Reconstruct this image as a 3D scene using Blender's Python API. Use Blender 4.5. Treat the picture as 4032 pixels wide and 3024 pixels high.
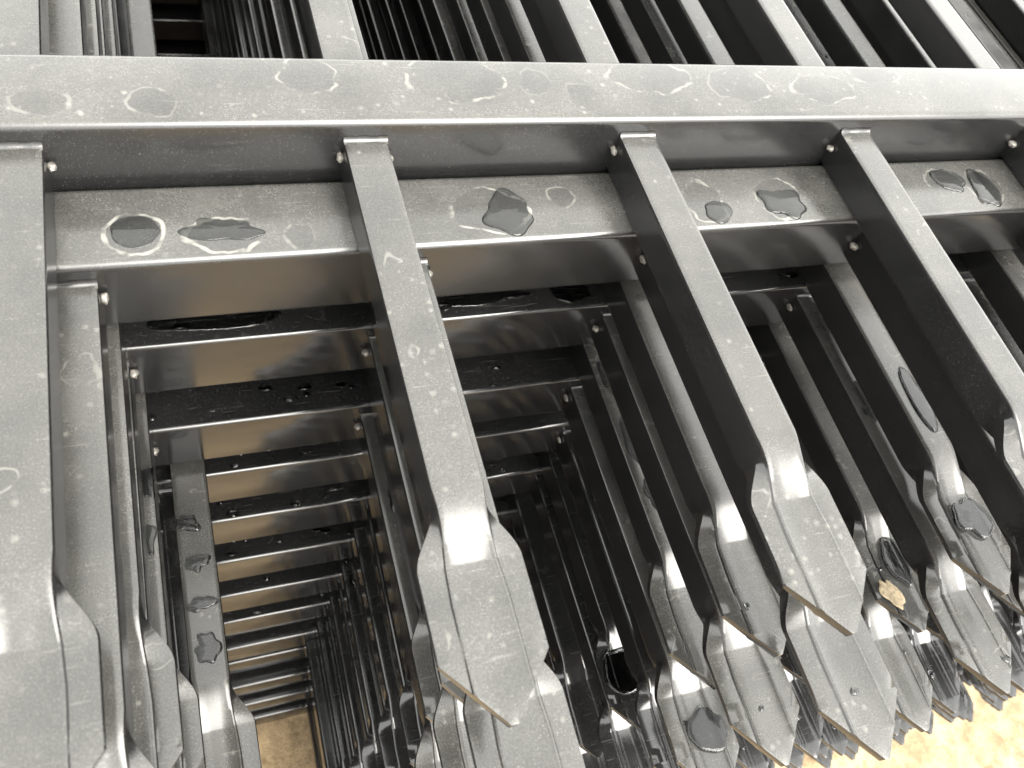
import bpy, bmesh, math, random
from mathutils import Vector, Matrix, noise

for o in list(bpy.data.objects):
    bpy.data.objects.remove(o, do_unlink=True)
scene = bpy.context.scene
COL = scene.collection
random.seed(7)

U = 0.235                 # metres per layout unit (camera height above the top rail)
GROUND_D = 4.614          # depth of the ground below the camera, in units
def W(x, y, d):           # layout (x, y, depth below the lens) -> world metres, ground at z = 0
    return Vector((x * U, y * U, (GROUND_D - d) * U))

# ------------------------------------------------------------------ camera
cam = bpy.data.cameras.new('camera')
camo = bpy.data.objects.new('camera', cam)
COL.objects.link(camo)
ex = Vector((0.93323799, -0.11508053, 0.34032825))
ey = Vector((-0.26981094, -0.84999767, 0.45244449))
dn = Vector((-0.23721067, 0.51406268, 0.82430011))
right = Vector((ex.x, ey.x, -dn.x))
up = -Vector((ex.y, ey.y, -dn.y))
back = -Vector((ex.z, ey.z, -dn.z))
M = Matrix((right, up, back)).transposed().to_4x4()
M.translation = W(0, 0, 0)
camo.matrix_world = M
cam.sensor_fit = 'HORIZONTAL'
cam.sensor_width = 36.0
cam.lens = 0.8322 * 36.0
cam.clip_start = 0.01
cam.clip_end = 500.0
cam.dof.use_dof = True
cam.dof.focus_distance = 0.40
cam.dof.aperture_fstop = 20.0
scene.camera = camo

# ------------------------------------------------------------------ light
SUN_EL, SUN_AZ = math.radians(44), math.radians(-64)      # azimuth measured from +X towards +Y
world = bpy.data.worlds.new('World')
scene.world = world
world.use_nodes = True
nt = world.node_tree
bg = nt.nodes['Background']
sky = nt.nodes.new('ShaderNodeTexSky')
sky.sky_type = 'NISHITA'
sky.sun_disc = False
sky.sun_elevation = SUN_EL
sky.sun_rotation = math.pi / 2 - SUN_AZ
sky.air_density = 1.0
sky.dust_density = 3.0
sky.ozone_density = 1.0
hs = nt.nodes.new('ShaderNodeHueSaturation')
hs.inputs['Saturation'].default_value = 0.10
nt.links.new(sky.outputs[0], hs.inputs['Color'])
cloud = nt.nodes.new('ShaderNodeMix')        # an even cloud deck over most of the clear sky
cloud.data_type = 'RGBA'
cloud.inputs[0].default_value = 0.70
nt.links.new(hs.outputs[0], cloud.inputs[6])
cloud.inputs[7].default_value = (5.0, 4.95, 4.68, 1)
nt.links.new(cloud.outputs[2], bg.inputs['Color'])
bg.inputs['Strength'].default_value = 0.15

sl = bpy.data.lights.new('sun', 'SUN')
sl.energy = 1.3
sl.angle = math.radians(50)
sl.color = (1.0, 0.96, 0.88)
so = bpy.data.objects.new('sun', sl)
COL.objects.link(so)
sd = Vector((math.cos(SUN_EL) * math.cos(SUN_AZ), math.cos(SUN_EL) * math.sin(SUN_AZ), math.sin(SUN_EL)))
so.rotation_euler = (-sd).to_track_quat('-Z', 'Y').to_euler()
so.location = (3, 0, 3)

scene.view_settings.view_transform = 'Standard'
scene.view_settings.look = 'None'
scene.view_settings.gamma = 1.0
scene.view_settings.use_curve_mapping = False
scene.view_settings.exposure = 3.1
scene.cycles.max_bounces = 6
scene.cycles.diffuse_bounces = 2
scene.cycles.glossy_bounces = 4
scene.cycles.transmission_bounces = 6

# ------------------------------------------------------------------ node helpers
class N:
    def __init__(self, name):
        self.m = bpy.data.materials.new(name)
        self.m.use_nodes = True
        self.t = self.m.node_tree
        self.b = self.t.nodes['Principled BSDF']
    def new(self, typ, **kw):
        n = self.t.nodes.new(typ)
        for k, v in kw.items():
            setattr(n, k, v)
        return n
    def link(self, a, b):
        self.t.links.new(a, b)
    def inp(self, sock, v):
        if v is None:
            return
        if hasattr(v, 'is_output'):
            self.link(v, sock)
        else:
            sock.default_value = v
    def math(self, op, a, b=None, c=None, clamp=False):
        n = self.new('ShaderNodeMath', operation=op, use_clamp=clamp)
        for i, v in enumerate((a, b, c)):
            self.inp(n.inputs[i], v)
        return n.outputs[0]
    def vmath(self, op, a, b=None):
        n = self.new('ShaderNodeVectorMath', operation=op)
        self.inp(n.inputs[0], a)
        if b is not None:
            self.inp(n.inputs[1], b)
        return n.outputs['Value'] if op in ('LENGTH', 'DISTANCE', 'DOT_PRODUCT') else n.outputs['Vector']
    def ramp(self, v, lo, hi, a=0.0, b=1.0, smooth=True):
        n = self.new('ShaderNodeMapRange', interpolation_type='SMOOTHSTEP' if smooth else 'LINEAR')
        self.inp(n.inputs['Value'], v)
        n.inputs['From Min'].default_value = lo
        n.inputs['From Max'].default_value = hi
        n.inputs['To Min'].default_value = a
        n.inputs['To Max'].default_value = b
        return n.outputs[0]
    def noise(self, vec, scale, detail=2.0, rough=0.5, color=False):
        n = self.new('ShaderNodeTexNoise')
        self.link(vec, n.inputs['Vector'])
        n.inputs['Scale'].default_value = scale
        n.inputs['Detail'].default_value = detail
        n.inputs['Roughness'].default_value = rough
        return n.outputs['Color' if color else 'Fac']
    def mixc(self, f, a, b):
        n = self.new('ShaderNodeMix', data_type='RGBA')
        self.inp(n.inputs['Factor'], f)
        self.inp(n.inputs['A'] if False else n.inputs[6], a)
        self.inp(n.inputs[7], b)
        return n.outputs[2]

def painted_steel(name, rings=(), film_up=0.036, film_side=0.0040, random_rings=0.55, speck=1.0, line=0.0011, rough=(0.16, 0.26), peel=0.06):
    """Gloss black paint with settled dust, pale specks and dried water rings."""
    n = N(name)
    tc = n.new('ShaderNodeTexCoord')
    oi = n.new('ShaderNodeObjectInfo')
    obj = tc.outputs['Object']
    cmb = n.new('ShaderNodeCombineXYZ')          # alike pieces do not carry alike dirt
    n.link(n.math('MULTIPLY', oi.outputs['Random'], 7.31), cmb.inputs[0])
    n.link(n.math('MULTIPLY', oi.outputs['Random'], 3.77), cmb.inputs[1])
    vec = n.vmath('ADD', obj, cmb.outputs[0])
    geo = n.new('ShaderNodeNewGeometry')
    sep = n.new('ShaderNodeSeparateXYZ')
    n.link(geo.outputs['Normal'], sep.inputs[0])
    upf = n.ramp(sep.outputs['Z'], 0.55, 0.97)
    big = n.noise(vec, 24.0, 3.0, 0.62)
    grain = n.noise(vec, 1700.0, 1.0, 0.5)
    patch = n.ramp(big, 0.28, 0.72, 0.6, 1.15)
    film = n.math('MULTIPLY', patch, n.ramp(grain, 0.3, 0.72, 0.72, 1.25))
    d = n.math('MULTIPLY', film, n.math('MULTIPLY_ADD', upf, film_up - film_side, film_side))
    # fine pale grit on every face
    d = n.math('ADD', d, n.math('MULTIPLY', n.ramp(grain, 0.60, 0.80), 0.026))
    # fine scuffs from sliding the panels over each other
    mp = n.new('ShaderNodeMapping')
    n.link(vec, mp.inputs['Vector'])
    mp.inputs['Rotation'].default_value = (0.0, 0.0, 0.6)
    mp.inputs['Scale'].default_value = (60.0, 1100.0, 300.0)
    scf = n.ramp(n.noise(mp.outputs[0], 1.0, 1.0), 0.66, 0.80)
    d = n.math('ADD', d, n.math('MULTIPLY', scf, n.math('MULTIPLY_ADD', upf, 0.020, 0.006)))
    # pale specks of splashed dirt
    if speck > 0:
        vd = n.new('ShaderNodeTexVoronoi', feature='F1')
        n.link(vec, vd.inputs['Vector'])
        vd.inputs['Scale'].default_value = 270.0
        vsep = n.new('ShaderNodeSeparateColor')
        n.link(vd.outputs['Color'], vsep.inputs[0])
        rad = n.ramp(vsep.outputs[0], 0.50, 1.0, 0.0, 0.50, smooth=False)
        sp = n.math('SUBTRACT', rad, vd.outputs['Distance'])
        sm = n.math('MULTIPLY', n.ramp(sp, 0.0, 0.45), n.math('MULTIPLY', upf, 0.055 * speck))
        d = n.math('ADD', d, n.math('MULTIPLY', sm, n.ramp(big, 0.34, 0.56)))
    ringsum = None
    inside = None
    if rings or random_rings:
        warp = n.noise(vec, 75.0, 2.0, 0.6, color=True)
        wv = n.vmath('SUBTRACT', warp, (0.5, 0.5, 0.5))
        gate = n.ramp(n.noise(vec, 110.0, 2.0, 0.6), 0.36, 0.60, 0.10, 1.0)
        for (cx, cy, rx, ry, amp, wob) in rings:
            sn = n.new('ShaderNodeVectorMath', operation='SCALE')
            n.link(wv, sn.inputs[0])
            sn.inputs['Scale'].default_value = wob
            q = n.vmath('MULTIPLY', n.vmath('SUBTRACT', n.vmath('ADD', obj, sn.outputs[0]), (cx, cy, 0.0)), (1.0 / rx, 1.0 / ry, 0.0))
            r = n.vmath('LENGTH', q)
            dist = n.math('ABSOLUTE', n.math('SUBTRACT', r, 1.0))
            wdt = line / min(rx, ry)
            ring = n.math('MULTIPLY', n.ramp(dist, wdt * .35, wdt, 1.0, 0.0), amp)
            ringsum = ring if ringsum is None else n.math('MAXIMUM', ringsum, ring)
            ins = n.ramp(r, 0.85, 1.0, 1.0, 0.0)
            inside = ins if inside is None else n.math('MAXIMUM', inside, ins)
        if random_rings:
            sn = n.new('ShaderNodeVectorMath', operation='SCALE')
            n.link(wv, sn.inputs[0])
            sn.inputs['Scale'].default_value = 0.012
            vr = n.new('ShaderNodeTexVoronoi', feature='F1')
            n.link(n.vmath('ADD', vec, sn.outputs[0]), vr.inputs['Vector'])
            vr.inputs['Scale'].default_value = 50.0
            c2 = n.new('ShaderNodeSeparateColor')
            n.link(vr.outputs['Color'], c2.inputs[0])
            r0 = n.ramp(c2.outputs[0], 0.0, 1.0, 0.14, 0.34, smooth=False)
            dist = n.math('ABSOLUTE', n.math('SUBTRACT', vr.outputs['Distance'], r0))
            show = n.math('GREATER_THAN', c2.outputs[1], 0.45)
            ring = n.math('MULTIPLY', n.ramp(dist, 0.012, 0.040, random_rings, 0.0), show)
            ringsum = ring if ringsum is None else n.math('MAXIMUM', ringsum, ring)
        if inside is not None:
            d = n.math('MULTIPLY', d, n.math('MULTIPLY_ADD', inside, -0.25, 1.0))
        d = n.math('MAXIMUM', d, n.math('MULTIPLY', n.math('MULTIPLY', ringsum, gate), n.math('MULTIPLY', upf, 0.14)))
    d = n.math('MINIMUM', d, 1.0)
    col = n.mixc(d, (0.0050, 0.0051, 0.0054, 1), (0.80, 0.785, 0.70, 1))
    n.link(col, n.b.inputs['Base Color'])
    rg = n.math('MULTIPLY_ADD', d, 0.8, n.ramp(big, 0.3, 0.7, rough[0], rough[1]))
    n.link(n.math('MINIMUM', rg, 0.65), n.b.inputs['Roughness'])
    n.b.inputs['IOR'].default_value = 1.52
    if peel <= 0:
        return n.m
    bump = n.new('ShaderNodeBump')               # slight orange peel of the paint
    bump.inputs['Strength'].default_value = peel
    bump.inputs['Distance'].default_value = 0.0005
    n.link(n.noise(vec, 130.0, 1.0), bump.inputs['Height'])
    n.link(bump.outputs[0], n.b.inputs['Normal'])
    return n.m

def ground_material():
    n = N('sandy_ground')
    tc = n.new('ShaderNodeTexCoord')
    v = tc.outputs['Object']
    a = n.noise(v, 9.0, 4.0, 0.6)
    b = n.noise(v, 48.0, 5.0, 0.65)
    c = n.noise(v, 420.0, 2.0, 0.6)
    f = n.math('ADD', n.math('MULTIPLY', a, 0.3), n.math('ADD', n.math('MULTIPLY', b, 0.5), n.math('MULTIPLY', c, 0.2)))
    col = n.mixc(n.ramp(f, 0.40, 0.58), (0.155, 0.105, 0.056, 1), (0.31, 0.228, 0.128, 1))
    spot = n.ramp(n.noise(v, 38.0, 3.0, 0.5), 0.63, 0.7)
    col = n.mixc(n.math('MULTIPLY', spot, 0.75), col, (0.13, 0.08, 0.04, 1))
    n.link(col, n.b.inputs['Base Color'])
    n.b.inputs['Roughness'].default_value = 0.85
    bump = n.new('ShaderNodeBump')
    bump.inputs['Strength'].default_value = 0.6
    bump.inputs['Distance'].default_value = 0.006
    n.link(n.math('ADD', f, n.math('MULTIPLY', n.noise(v, 900.0, 2.0), 0.25)), bump.inputs['Height'])
    n.link(bump.outputs[0], n.b.inputs['Normal'])
    return n.m

def water_material():
    n = N('rain_water')
    n.b.inputs['Base Color'].default_value = (0.40, 0.41, 0.41, 1)
    n.b.inputs['Transmission Weight'].default_value = 1.0
    n.b.inputs['IOR'].default_value = 1.333
    n.b.inputs['Roughness'].default_value = 0.01
    return n.m

def simple(name, col, rough, metal=0.0, var=0.0):
    n = N(name)
    tc = n.new('ShaderNodeTexCoord')
    f = n.noise(tc.outputs['Object'], 500.0, 3.0, 0.6)
    c = n.mixc(n.ramp(f, 0.35, 0.65), tuple(x * (1 - var) for x in col) + (1,), tuple(min(1, x * (1 + var)) for x in col) + (1,))
    n.link(c, n.b.inputs['Base Color'])
    n.b.inputs['Roughness'].default_value = rough
    n.b.inputs['Metallic'].default_value = metal
    return n.m

# ------------------------------------------------------------------ ground (setting)
def axis():
    out, x, st = [0.0], 0.0, 0.012
    while x < 40:
        if x > 1.0:
            st *= 1.25
        x += st
        out.append(x)
    return [-v for v in out[:0:-1]] + out
ax = axis()
verts = []
for yy in ax:
    for xx in ax:
        r = math.hypot(xx, yy)
        z = 0.0
        if r < 1.8:
            k = max(0.0, 1 - r / 1.8)
            p = Vector((xx, yy, 0))
            z = -0.004 + k * (0.006 * noise.noise(p * 9) + 0.004 * noise.noise(p * 31))
        else:
            z = -0.004
        verts.append((xx + 0.25, yy, min(z, -0.0005)))
nx = len(ax)
faces = [(j * nx + i, j * nx + i + 1, (j + 1) * nx + i + 1, (j + 1) * nx + i) for j in range(nx - 1) for i in range(nx - 1)]
gm = bpy.data.meshes.new('ground')
gm.from_pydata(verts, [], faces)
gm.polygons.foreach_set('use_smooth', [True] * len(gm.polygons))
ground = bpy.data.objects.new('ground', gm)
COL.objects.link(ground)
gm.materials.append(ground_material())
ground['kind'] = 'structure'

# ------------------------------------------------------------------ panel parts
RW, RH = 0.163 * U, 0.164 * U          # rail width (y) and height (z)
PW, PH = 0.0755 * U, 0.084 * U         # picket width (x) and height (z)
PITCH = 0.5255 * U
TIP = 0.9625 * U                        # rail front to spear tip
I0, I1 = -2, 9
BACK = 1.30

def finish(bm, name, mat, ang=38):
    bmesh.ops.recalc_face_normals(bm, faces=bm.faces)
    for f in bm.faces:
        f.smooth = True
    for e in bm.edges:
        if len(e.link_faces) == 2 and e.calc_face_angle(0) > math.radians(ang):
            e.smooth = False
    me = bpy.data.meshes.new(name)
    bm.to_mesh(me)
    bm.free()
    me.materials.append(mat)
    return me

def rail_mesh(mat, name='top_rail', rad=0.0150):
    x0, x1 = (I0 - 0.6) * PITCH, (I1 + 0.6) * PITCH
    r = rad * U
    pts = []
    for cx, cz, a0 in ((RW - r, RH - r, 0), (r, RH - r, 90), (r, r, 180), (RW - r, r, 270)):
        for k in range(5):
            a = math.radians(a0 + 22.5 * k)
            pts.append((cx + r * math.cos(a), cz + r * math.sin(a)))
    bm = bmesh.new()
    cols = [x0 + (x1 - x0) * i / 48 for i in range(49)]
    rings = [[bm.verts.new((x, p[0], p[1])) for p in pts] for x in cols]
    n = len(pts)
    for a, b in zip(rings, rings[1:]):
        for i in range(n):
            bm.faces.new((a[i], a[(i + 1) % n], b[(i + 1) % n], b[i]))
    bm.faces.new(rings[0])
    bm.faces.new(list(reversed(rings[-1])))
    return finish(bm, name, mat, 50)

def sstep(t):
    t = max(0.0, min(1.0, t))
    return t * t * (3 - 2 * t)

def picket_mesh(mat, seed):
    rnd = random.Random(seed)
    w, h, r = PW / 2, PH / 2, 0.0055 * U
    # one half of the ring, from the left outer point over the top to the right outer point
    body_l = [(-w, 0), (-w, h * .45), (-w, h - r * 1.8), (-w, h - r), (-w + r * .3, h - r * .3), (-w + r, h), (-w + r * 2, h), (-w * .3, h)]
    hw, t = 0.0755 * U, 0.0088 * U
    head_l = [(-hw, 0), (-hw * .975, t * .62), (-hw * .60, t * .92), (-hw * .548, t * .86), (-hw * .520, t * 1.20), (-hw * .480, t * 1.28), (-hw * .43, t * 1.03), (-hw * .12, t * 1.0)]
    def ring(half):
        top = half + [(-x, z) for x, z in reversed(half)]
        bot = [(x, -z) for x, z in reversed(top[1:-1])]
        return top + bot
    body, head = ring(body_l), ring(head_l)
    L = TIP
    neck0, neck1 = -(0.648 * U), -(0.752 * U)       # where the top face starts to drop / is flat
    wing0, wing1 = -(0.668 * U), -(0.752 * U)
    corner = -(0.870 * U)
    ys = [BACK, 0.4, 0.06, 0.0, -0.2 * U, -0.4 * U, -0.55 * U, -0.62 * U]
    ys += [neck0 + (wing1 - neck0) * i / 24 for i in range(25)]
    ys += [-(0.80 * U), -(0.835 * U), corner, -(0.915 * U), -L - 0.004]
    tw = rnd.uniform(-.03, .03)
    lean = rnd.uniform(-.0012, .0012)
    sag = rnd.uniform(-.0006, .0006)
    asym = rnd.uniform(-.05, .05)
    bm = bmesh.new()
    rings = []
    for y in ys:
        tz = max(0.0, min(1.0, (y - neck0) / (neck1 - neck0)))
        fz = tz * tz * (2 - tz)
        fw = sstep((y - wing0) / (wing1 - wing0)) ** .95
        c = []
        for k, ((bx, bz), (hx, hz)) in enumerate(zip(body, head)):
            x = bx + (hx - bx) * fw
            z = bz + (hz - bz) * fz
            # a pinched fold beside the ridges where the tube was pressed flat
            if abs(bz) > h * .7 and abs(bx) > w * .5:
                x -= math.copysign(0.0045 * U, bx) * math.sin(max(0.0, min(1.0, (y - neck0) / (corner * .9 - neck0))) * math.pi)
            f = max(0.0, min(1.0, -y / L))
            zz = z + sag * f * f + tw * x * fz
            c.append(bm.verts.new((x + asym * .02 * fz * abs(x) + lean * f * f, y, zz)))
        rings.append(c)
    n = len(body)
    for a, b in zip(rings, rings[1:]):
        for i in range(n):
            bm.faces.new((a[i], b[i], b[(i + 1) % n], a[(i + 1) % n]))
    bm.faces.new(rings[0])
    bm.faces.new(list(reversed(rings[-1])))
    # the spear point: two straight cuts and a blunted tip
    cx = lean * .9
    def cut(px, py, nx_, ny_):
        bmesh.ops.bisect_plane(bm, geom=bm.verts[:] + bm.edges[:] + bm.faces[:], dist=1e-6,
                               plane_co=(px, py, 0), plane_no=(nx_, ny_, 0), clear_outer=True)
        bmesh.ops.holes_fill(bm, edges=[e for e in bm.edges if e.is_boundary], sides=0)
    dy = L + corner
    k = math.hypot(hw, dy)
    for sg in (-1, 1):
        cut(cx + sg * (hw + .0003), corner + rnd.uniform(-.0012, .0012), sg * dy / k, -hw / k)
    cut(cx, -L + 0.0007, 0, -1)
    rim = [e for e in bm.edges if len(e.link_faces) == 2 and e.calc_face_angle(0) > 1.0
           and max(v.co.y for v in e.verts) < corner + .003]
    bmesh.ops.bevel(bm, geom=rim, offset=0.00035, segments=2, profile=0.5, affect='EDGES', clamp_overlap=True)
    return finish(bm, 'picket', mat, 33)

def weld_mesh(mat, seed):
    """Bead of weld over the top of the picket and a blob on each side, at the rail face."""
    rnd = random.Random(seed)
    bm = bmesh.new()
    w, h = PW / 2, PH / 2
    # top fillet
    rr = 0.010 * U
    prev = None
    for i in range(9):
        x = -w + 2 * w * i / 8
        row = []
        q = rr * rnd.uniform(.85, 1.1)
        for k in range(5):
            a = math.radians(90 * k / 4)
            row.append(bm.verts.new((x, -q * (1 - math.sin(a)) - 0.0002, h + q * (1 - math.cos(a)) - .0002)))
        row.append(bm.verts.new((x, 0.0005, h - .0005)))
        if prev:
            for k in range(6):
                bm.faces.new((prev[k], row[k], row[(k + 1) % 6], prev[(k + 1) % 6]))
        else:
            bm.faces.new(row)
        prev = row
    bm.faces.new(list(reversed(prev)))
    for f in bm.faces:
        f.material_index = 1
    for s in (-1, 1):
        res = bmesh.ops.create_icosphere(bm, subdivisions=2, radius=1.0)
        sx, sy, sz = 0.0085 * U * rnd.uniform(.55, 1.15), 0.011 * U * rnd.uniform(.55, 1.1), 0.0085 * U * rnd.uniform(.55, 1.2)
        c = Vector((s * (w + 0.005 * U), -0.009 * U, h * rnd.uniform(-.1, .35)))
        for v in res['verts']:
            k = 1 + .55 * noise.noise(v.co * 1.9 + Vector((seed, s, 0)))
            v.co = Vector((v.co.x * sx * k, v.co.y * sy * k, v.co.z * sz * k)) + c
    me = finish(bm, 'weld', mat, 80)
    me.materials.append(M_STEEL)
    return me

# dried water rings on the top rails of the two upper panels: metres in rail coordinates
A_X = 0.306 * U
def rr(x, y, rx, ry, amp=1.0, wob=0.010, yf=1.0759, x0=0.0):
    return ((x - 0.306 - x0) * U, (y - yf) * U, rx * U, ry * U, amp, wob)

RINGS1 = [rr(*q) for q in (
    (-0.174, 1.122, 0.042, 0.027, 0.58), (-0.022, 1.121, 0.037, 0.031, 0.58), (0.227, 1.188, 0.050, 0.047, 0.72),
    (0.484, 1.179, 0.092, 0.060, 0.72), (0.889, 1.192, 0.099, 0.043, 0.65), (0.726, 1.132, 0.038, 0.037, 0.36),
    (0.636, 1.175, 0.028, 0.037, 0.36), (1.100, 1.168, 0.057, 0.050, 0.72), (1.085, 1.170, 0.070, 0.054, 0.43),
    (1.292, 1.160, 0.079, 0.042, 0.65), (1.453, 1.205, 0.072, 0.030, 0.50))]
RINGS2 = [rr(*q, yf=.9077, x0=.05) for q in (
    (-0.070, 0.968, 0.046, 0.043, 1.2, .006), (0.065, 0.956, 0.057, 0.035, 1.0), (0.182, 0.945, 0.023, 0.020, .6),
    (0.525, 0.981, 0.075, 0.052, 1.1, .008), (0.677, 1.007, 0.024, 0.029, .6), (0.981, 0.973, 0.045, 0.055, .9),
    (1.160, 0.975, 0.055, 0.056, .9), (1.623, 1.000, 0.054, 0.035, .7), (1.730, 0.978, 0.049, 0.050, .6))]
M_STEEL = painted_steel('black_painted_steel_dusty')
M_RAIL1 = painted_steel('black_painted_rail_with_water_rings', rings=RINGS1, random_rings=0.10, film_up=0.040, line=0.0009, speck=1.3)
M_RAIL2 = painted_steel('black_painted_rail_with_dirt_rings', rings=RINGS2, random_rings=0.2, film_up=0.042, speck=.5)
M_WET_SHADED = painted_steel('black_painted_steel_rinsed_shaded', film_up=0.004, film_side=0.0020, random_rings=0.10, speck=0.2, rough=(0.10, 0.17), peel=0.0)  # rinsed lower panels; dust cut further to put interior shade into the colour
M_WELD = simple('weld_bead_metal', (0.16, 0.15, 0.135), 0.5, 0.3, 0.5)
M_WATER = water_material()
M_MUD = simple('dried_mud', (0.21, 0.17, 0.11), 0.9, 0.0, 0.25)

PICKETS = [picket_mesh(M_STEEL, s) for s in range(5)]
PICKETS_DEEP = [picket_mesh(M_WET_SHADED, s + 20) for s in range(5)]
WELDS = [weld_mesh(M_WELD, s) for s in range(4)]
RAIL_1, RAIL_2, RAIL = rail_mesh(M_RAIL1), rail_mesh(M_RAIL2), rail_mesh(M_STEEL)
RAIL_DEEP = rail_mesh(M_WET_SHADED, rad=0.0085)

def link(o, parent=None):
    COL.objects.link(o)
    if parent:
        o.parent = parent
    return o

ORD = ['topmost', 'second', 'third', 'fourth', 'fifth', 'sixth', 'seventh', 'eighth', 'ninth', 'tenth', 'eleventh',
       'twelfth', 'thirteenth', 'fourteenth', 'fifteenth', 'sixteenth', 'seventeenth', 'eighteenth', 'nineteenth',
       'twentieth', 'twenty-first', 'twenty-second', 'twenty-third', 'twenty-fourth', 'twenty-fifth', 'bottom']

# even panels stand forward, odd panels back, so that the rails nest against the pickets of the next one
EVEN_D = [1.125 + 0.277 * k for k in range(13)]
EVEN_Y = [.9082, .937, .912, .926, .919, .904, .891, .887, .867, .883, .846, .823, .808]
EVEN_X = [.050, .062, .065, .130, .125, .110, .075, .060, -.008, .012, .03, .02, .03]
ODD_X = [.0, .060, .075, .165, .130, .100, .080, .060, .03, .01, .03, .02, .03]
panels = []
for k in range(13):
    yo = 1.0759 if k == 0 else max(EVEN_Y[k - 1], EVEN_Y[k]) + 0.1665
    do = 1.0 if k == 0 else EVEN_D[k] - 0.124
    panels.append((ODD_X[k], yo, do))
    panels.append((EVEN_X[k], EVEN_Y[k], EVEN_D[k]))

for pi, (xo, yf, d) in enumerate(panels):
    root = bpy.data.objects.new('fence_panel', None)
    root.empty_display_size = 0.02
    root.location = W(0.306 + xo, yf, d + 0.164)
    link(root)
    if pi == 0:
        lab = 'topmost black steel fence panel of the stack, dusty grey with water rings'
    elif pi == 25:
        lab = 'bottom black steel fence panel of the stack, lying on the sand'
    else:
        lab = ORD[pi] + ' black steel spear-top fence panel counted from the top of the stack'
    root['label'] = lab
    root['category'] = 'fence panel'
    root['group'] = 'stacked spear-top fence panels'
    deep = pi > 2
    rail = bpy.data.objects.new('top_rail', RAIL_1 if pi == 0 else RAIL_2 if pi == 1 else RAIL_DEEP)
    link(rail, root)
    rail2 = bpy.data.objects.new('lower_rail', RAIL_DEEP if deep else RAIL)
    rail2.location = (0, 1.10, 0)
    link(rail2, root)
    for i in range(I0, I1 + 1):
        rnd = random.Random(pi * 101 + i)
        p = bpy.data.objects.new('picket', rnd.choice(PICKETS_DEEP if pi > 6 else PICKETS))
        p.location = (i * PITCH + rnd.uniform(-1, 1) * .0012, 0.0, RH / 2)
        p.rotation_euler = (rnd.uniform(-.001, .001), rnd.uniform(-.008, .008), rnd.uniform(-.004, .004))
        link(p, root)
        if pi < 8 and -2 < i < 5:
            wd = bpy.data.objects.new('weld', rnd.choice(WELDS))
            link(wd, p)

# ------------------------------------------------------------------ rain water lying on the steel
def dome(bm, c, rx, ry, hgt, rnd, rot=0.0, seg=28, rows=5, wob=.13):
    ph = [rnd.uniform(0, 6.28) for _ in range(6)]
    am = [rnd.uniform(.3, 1) * wob / (1 + .35 * k) for k in range(6)]
    prof = [(1.0, 0.0), (.988, .34), (.955, .68), (.90, .91), (.80, 1.0)]
    rings = []
    for (f, z) in prof[:rows]:
        ring = []
        for i in range(seg):
            a = 2 * math.pi * i / seg
            q = 1 + sum(am[k] * math.cos((k + 2) * a + ph[k]) for k in range(6)) * (0.4 + .6 * f)
            x, y = rx * f * q * math.cos(a), ry * f * q * math.sin(a)
            x, y = x * math.cos(rot) - y * math.sin(rot), x * math.sin(rot) + y * math.cos(rot)
            ring.append(bm.verts.new((c.x + x, c.y + y, c.z + hgt * z)))
        rings.append(ring)
    top = bm.verts.new((c.x, c.y, c.z + hgt))
    for a, b in zip(rings, rings[1:]):
        for i in range(seg):
            bm.faces.new((a[i], a[(i + 1) % seg], b[(i + 1) % seg], b[i]))
    for i in range(seg):
        bm.faces.new((rings[-1][i], rings[-1][(i + 1) % seg], top))
    bm.faces.new(list(reversed(rings[0])))

def surf(pi, kind):
    d = panels[pi][2]
    return d if kind == 'rail' else d + 0.040 if kind == 'picket' else d + 0.082 - 0.0128

def water(pi, kind, x, y, rx, ry, hgt, label, rot=0.0, wob=.13):
    rnd = random.Random(int(x * 1000) * 7 + int(y * 1000))
    bm = bmesh.new()
    dome(bm, Vector((0, 0, 0)), rx * U, ry * U, hgt * .62, rnd, rot, seg=44, rows=5, wob=wob)
    o = bpy.data.objects.new('water_drop', finish(bm, 'water_drop', M_WATER, 80))
    o.location = W(x, y, surf(pi, kind)) + Vector((0, 0, -0.00012))
    link(o)
    o['label'] = label
    o['category'] = 'water drop'
    o['group'] = 'rain water drops on the steel'

water(1, 'rail', 0.560, 0.972, .050, .048, .0018, 'large dark water drop right of the middle picket on the second rail', .3, .2)
water(1, 'rail', 1.001, 0.948, .030, .030, .0014, 'small arched water drop close beside a water ring edge on the second rail', 0, .1)
water(1, 'rail', 1.165, 0.962, .048, .042, .0017, 'hooked dark water drop inside a pale ring on the second rail', -.4, .22)
water(1, 'rail', 1.640, 1.004, .044, .034, .0015, 'upper left one of two dark water drops at the right end of the second rail', -.4, .12)
water(1, 'rail', 1.729, 0.974, .040, .052, .0017, 'longest water drop at the far right end of the second rail', -.3, .14)
water(1, 'rail', 0.060, 0.966, .060, .024, .0012, 'thin dark wedge of water beside the round ring on the second rail', -.12, .2)
water(1, 'rail', -0.070, 0.973, .038, .032, .0007, 'flat round water film inside the thick pale ring on the second rail', 0, .06)
for n_, (x, y, rx, ry) in enumerate(((-.064, .780, .024, .022), (-.053, .687, .024, .020), (-.053, .595, .026, .018), (-.049, .500, .027, .030))):
    water(6, 'picket', x, y, rx, ry, .0021, ('uppermost', 'second highest', 'third highest', 'lowest')[n_] + ' of four ragged water drops down the wet left picket', .2, .24)
water(4, 'picket', -.118, .762, .016, .030, .0018, 'upper of two hook-shaped water drops on the narrow left picket', 0, .2)
water(4, 'picket', -.125, .642, .016, .030, .0018, 'lower of two hook-shaped water drops on the narrow left picket', 0, .2)
water(4, 'picket', .902, .690, .024, .065, .0020, 'tall dark oval water drop on a shaded picket right of the middle', 0, .08)
water(4, 'picket', .904, .560, .023, .040, .0019, 'ragged water drop below the tall oval drop on a shaded picket', 0, .2)
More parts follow.
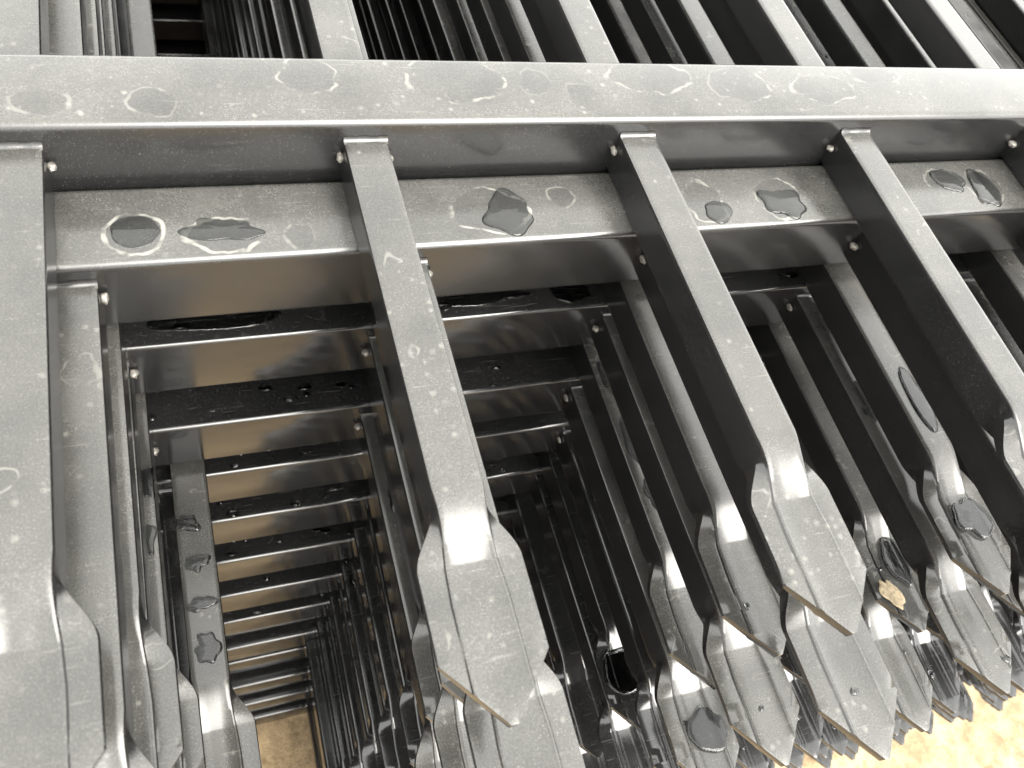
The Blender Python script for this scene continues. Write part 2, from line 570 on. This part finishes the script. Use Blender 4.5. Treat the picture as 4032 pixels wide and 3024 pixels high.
water(8, 'head', .952, .296, .052, .064, .0024, 'big round dark water drop on a shaded spear head low in the stack', 0, .06)
water(5, 'head', .908, .080, .050, .042, .0021, 'wide silvery water pool on a spear head near the bottom edge', .2, .16)
water(2, 'head', 1.435, .300, .042, .046, .0021, 'grey water pool across a spear head near the right edge', .1, .14)
water(2, 'picket', 1.432, .564, .022, .085, .0018, 'long oval water drop on a shaded picket at the right', 0, .08)
water(4, 'head', 1.452, .305, .032, .060, .0019, 'drawn-out dark water drop on a spear head below the right pickets', .15, .14)

water(3, 'rail', .040, .985, .120, .024, .0011, 'long dark water film on the shaded rail below the left round ring', 0, .06)
water(3, 'rail', .560, .988, .100, .024, .0011, 'long dark water film on the shaded rail below the large dark drop', 0, .06)
water(3, 'rail', .775, .980, .050, .026, .0011, 'short dark water film on the shaded rail left of the third picket', 0, .1)

rnd = random.Random(11)
bm = bmesh.new()
for pi in range(1, 16):
    xo, yf, d = panels[pi]
    even = pi % 2 == 1
    if even and pi > 1:
        for _ in range(26):
            x = rnd.uniform(-.3, 1.9)
            dome(bm, W(x, yf + rnd.uniform(.012, .075), d) + Vector((0, 0, -.0001)), rnd.uniform(.004, .020) * U, rnd.uniform(.003, .010) * U, rnd.uniform(.0004, .0012), rnd, 0, 10, 4, .2)
    for i in range(-1, 5):
        cx = 0.306 + xo + i * .5255
        for _ in range(4 if pi > 2 else 0):
            y = rnd.uniform(yf - .60, yf + .9)
            if yf - .03 < y < yf + .20:
                continue
            big = rnd.random() < .25 and pi > 2
            rx = rnd.uniform(.012, .022) if big else rnd.uniform(.003, .010)
            ry = rnd.uniform(.02, .07) if big else rnd.uniform(.004, .012)
            x = cx + rnd.uniform(-1, 1) * max(0, .028 - rx)
            dome(bm, W(x, y, d + .040) + Vector((0, 0, -.0001)), rx * U, ry * U, .0013 if big else .0007, rnd, 0, 20 if big else 10, 4, .18)
        for _ in range(1):
            dome(bm, W(cx + rnd.uniform(-.05, .05), yf - rnd.uniform(.78, .90), d + .082 - .0095) + Vector((0, 0, -.0001)), rnd.uniform(.004, .012) * U, rnd.uniform(.004, .014) * U, .0007, rnd, 0, 10, 4, .18)
dro = bpy.data.objects.new('rain_droplets', finish(bm, 'rain_droplets', M_WATER, 80))
link(dro)
dro['kind'] = 'stuff'
dro['label'] = 'scattered small rain droplets on the black steel'
dro['category'] = 'droplets'

# ------------------------------------------------------------------ splashes of mud
def mud(pi, kind, x, y, rx, ry, label, mat=None):
    rnd = random.Random(int(x * 997) + int(y * 991))
    bm = bmesh.new()
    dome(bm, Vector((0, 0, 0)), rx * U, ry * U, .0006, rnd, .25, seg=60, wob=.20)
    for v in bm.verts:
        v.co.z += .0003 * noise.noise(v.co * 900) if v.co.z > .0002 else 0
    o = bpy.data.objects.new('mud_splash', finish(bm, 'mud_splash', mat or M_MUD, 80))
    o.location = W(x, y, surf(pi, kind)) + Vector((0, 0, -.0001))
    link(o)
    o['label'] = label
    o['category'] = 'mud'

mud(4, 'head', 1.400, .236, .020, .040, 'cream mud splash on a shaded spear head at the right')
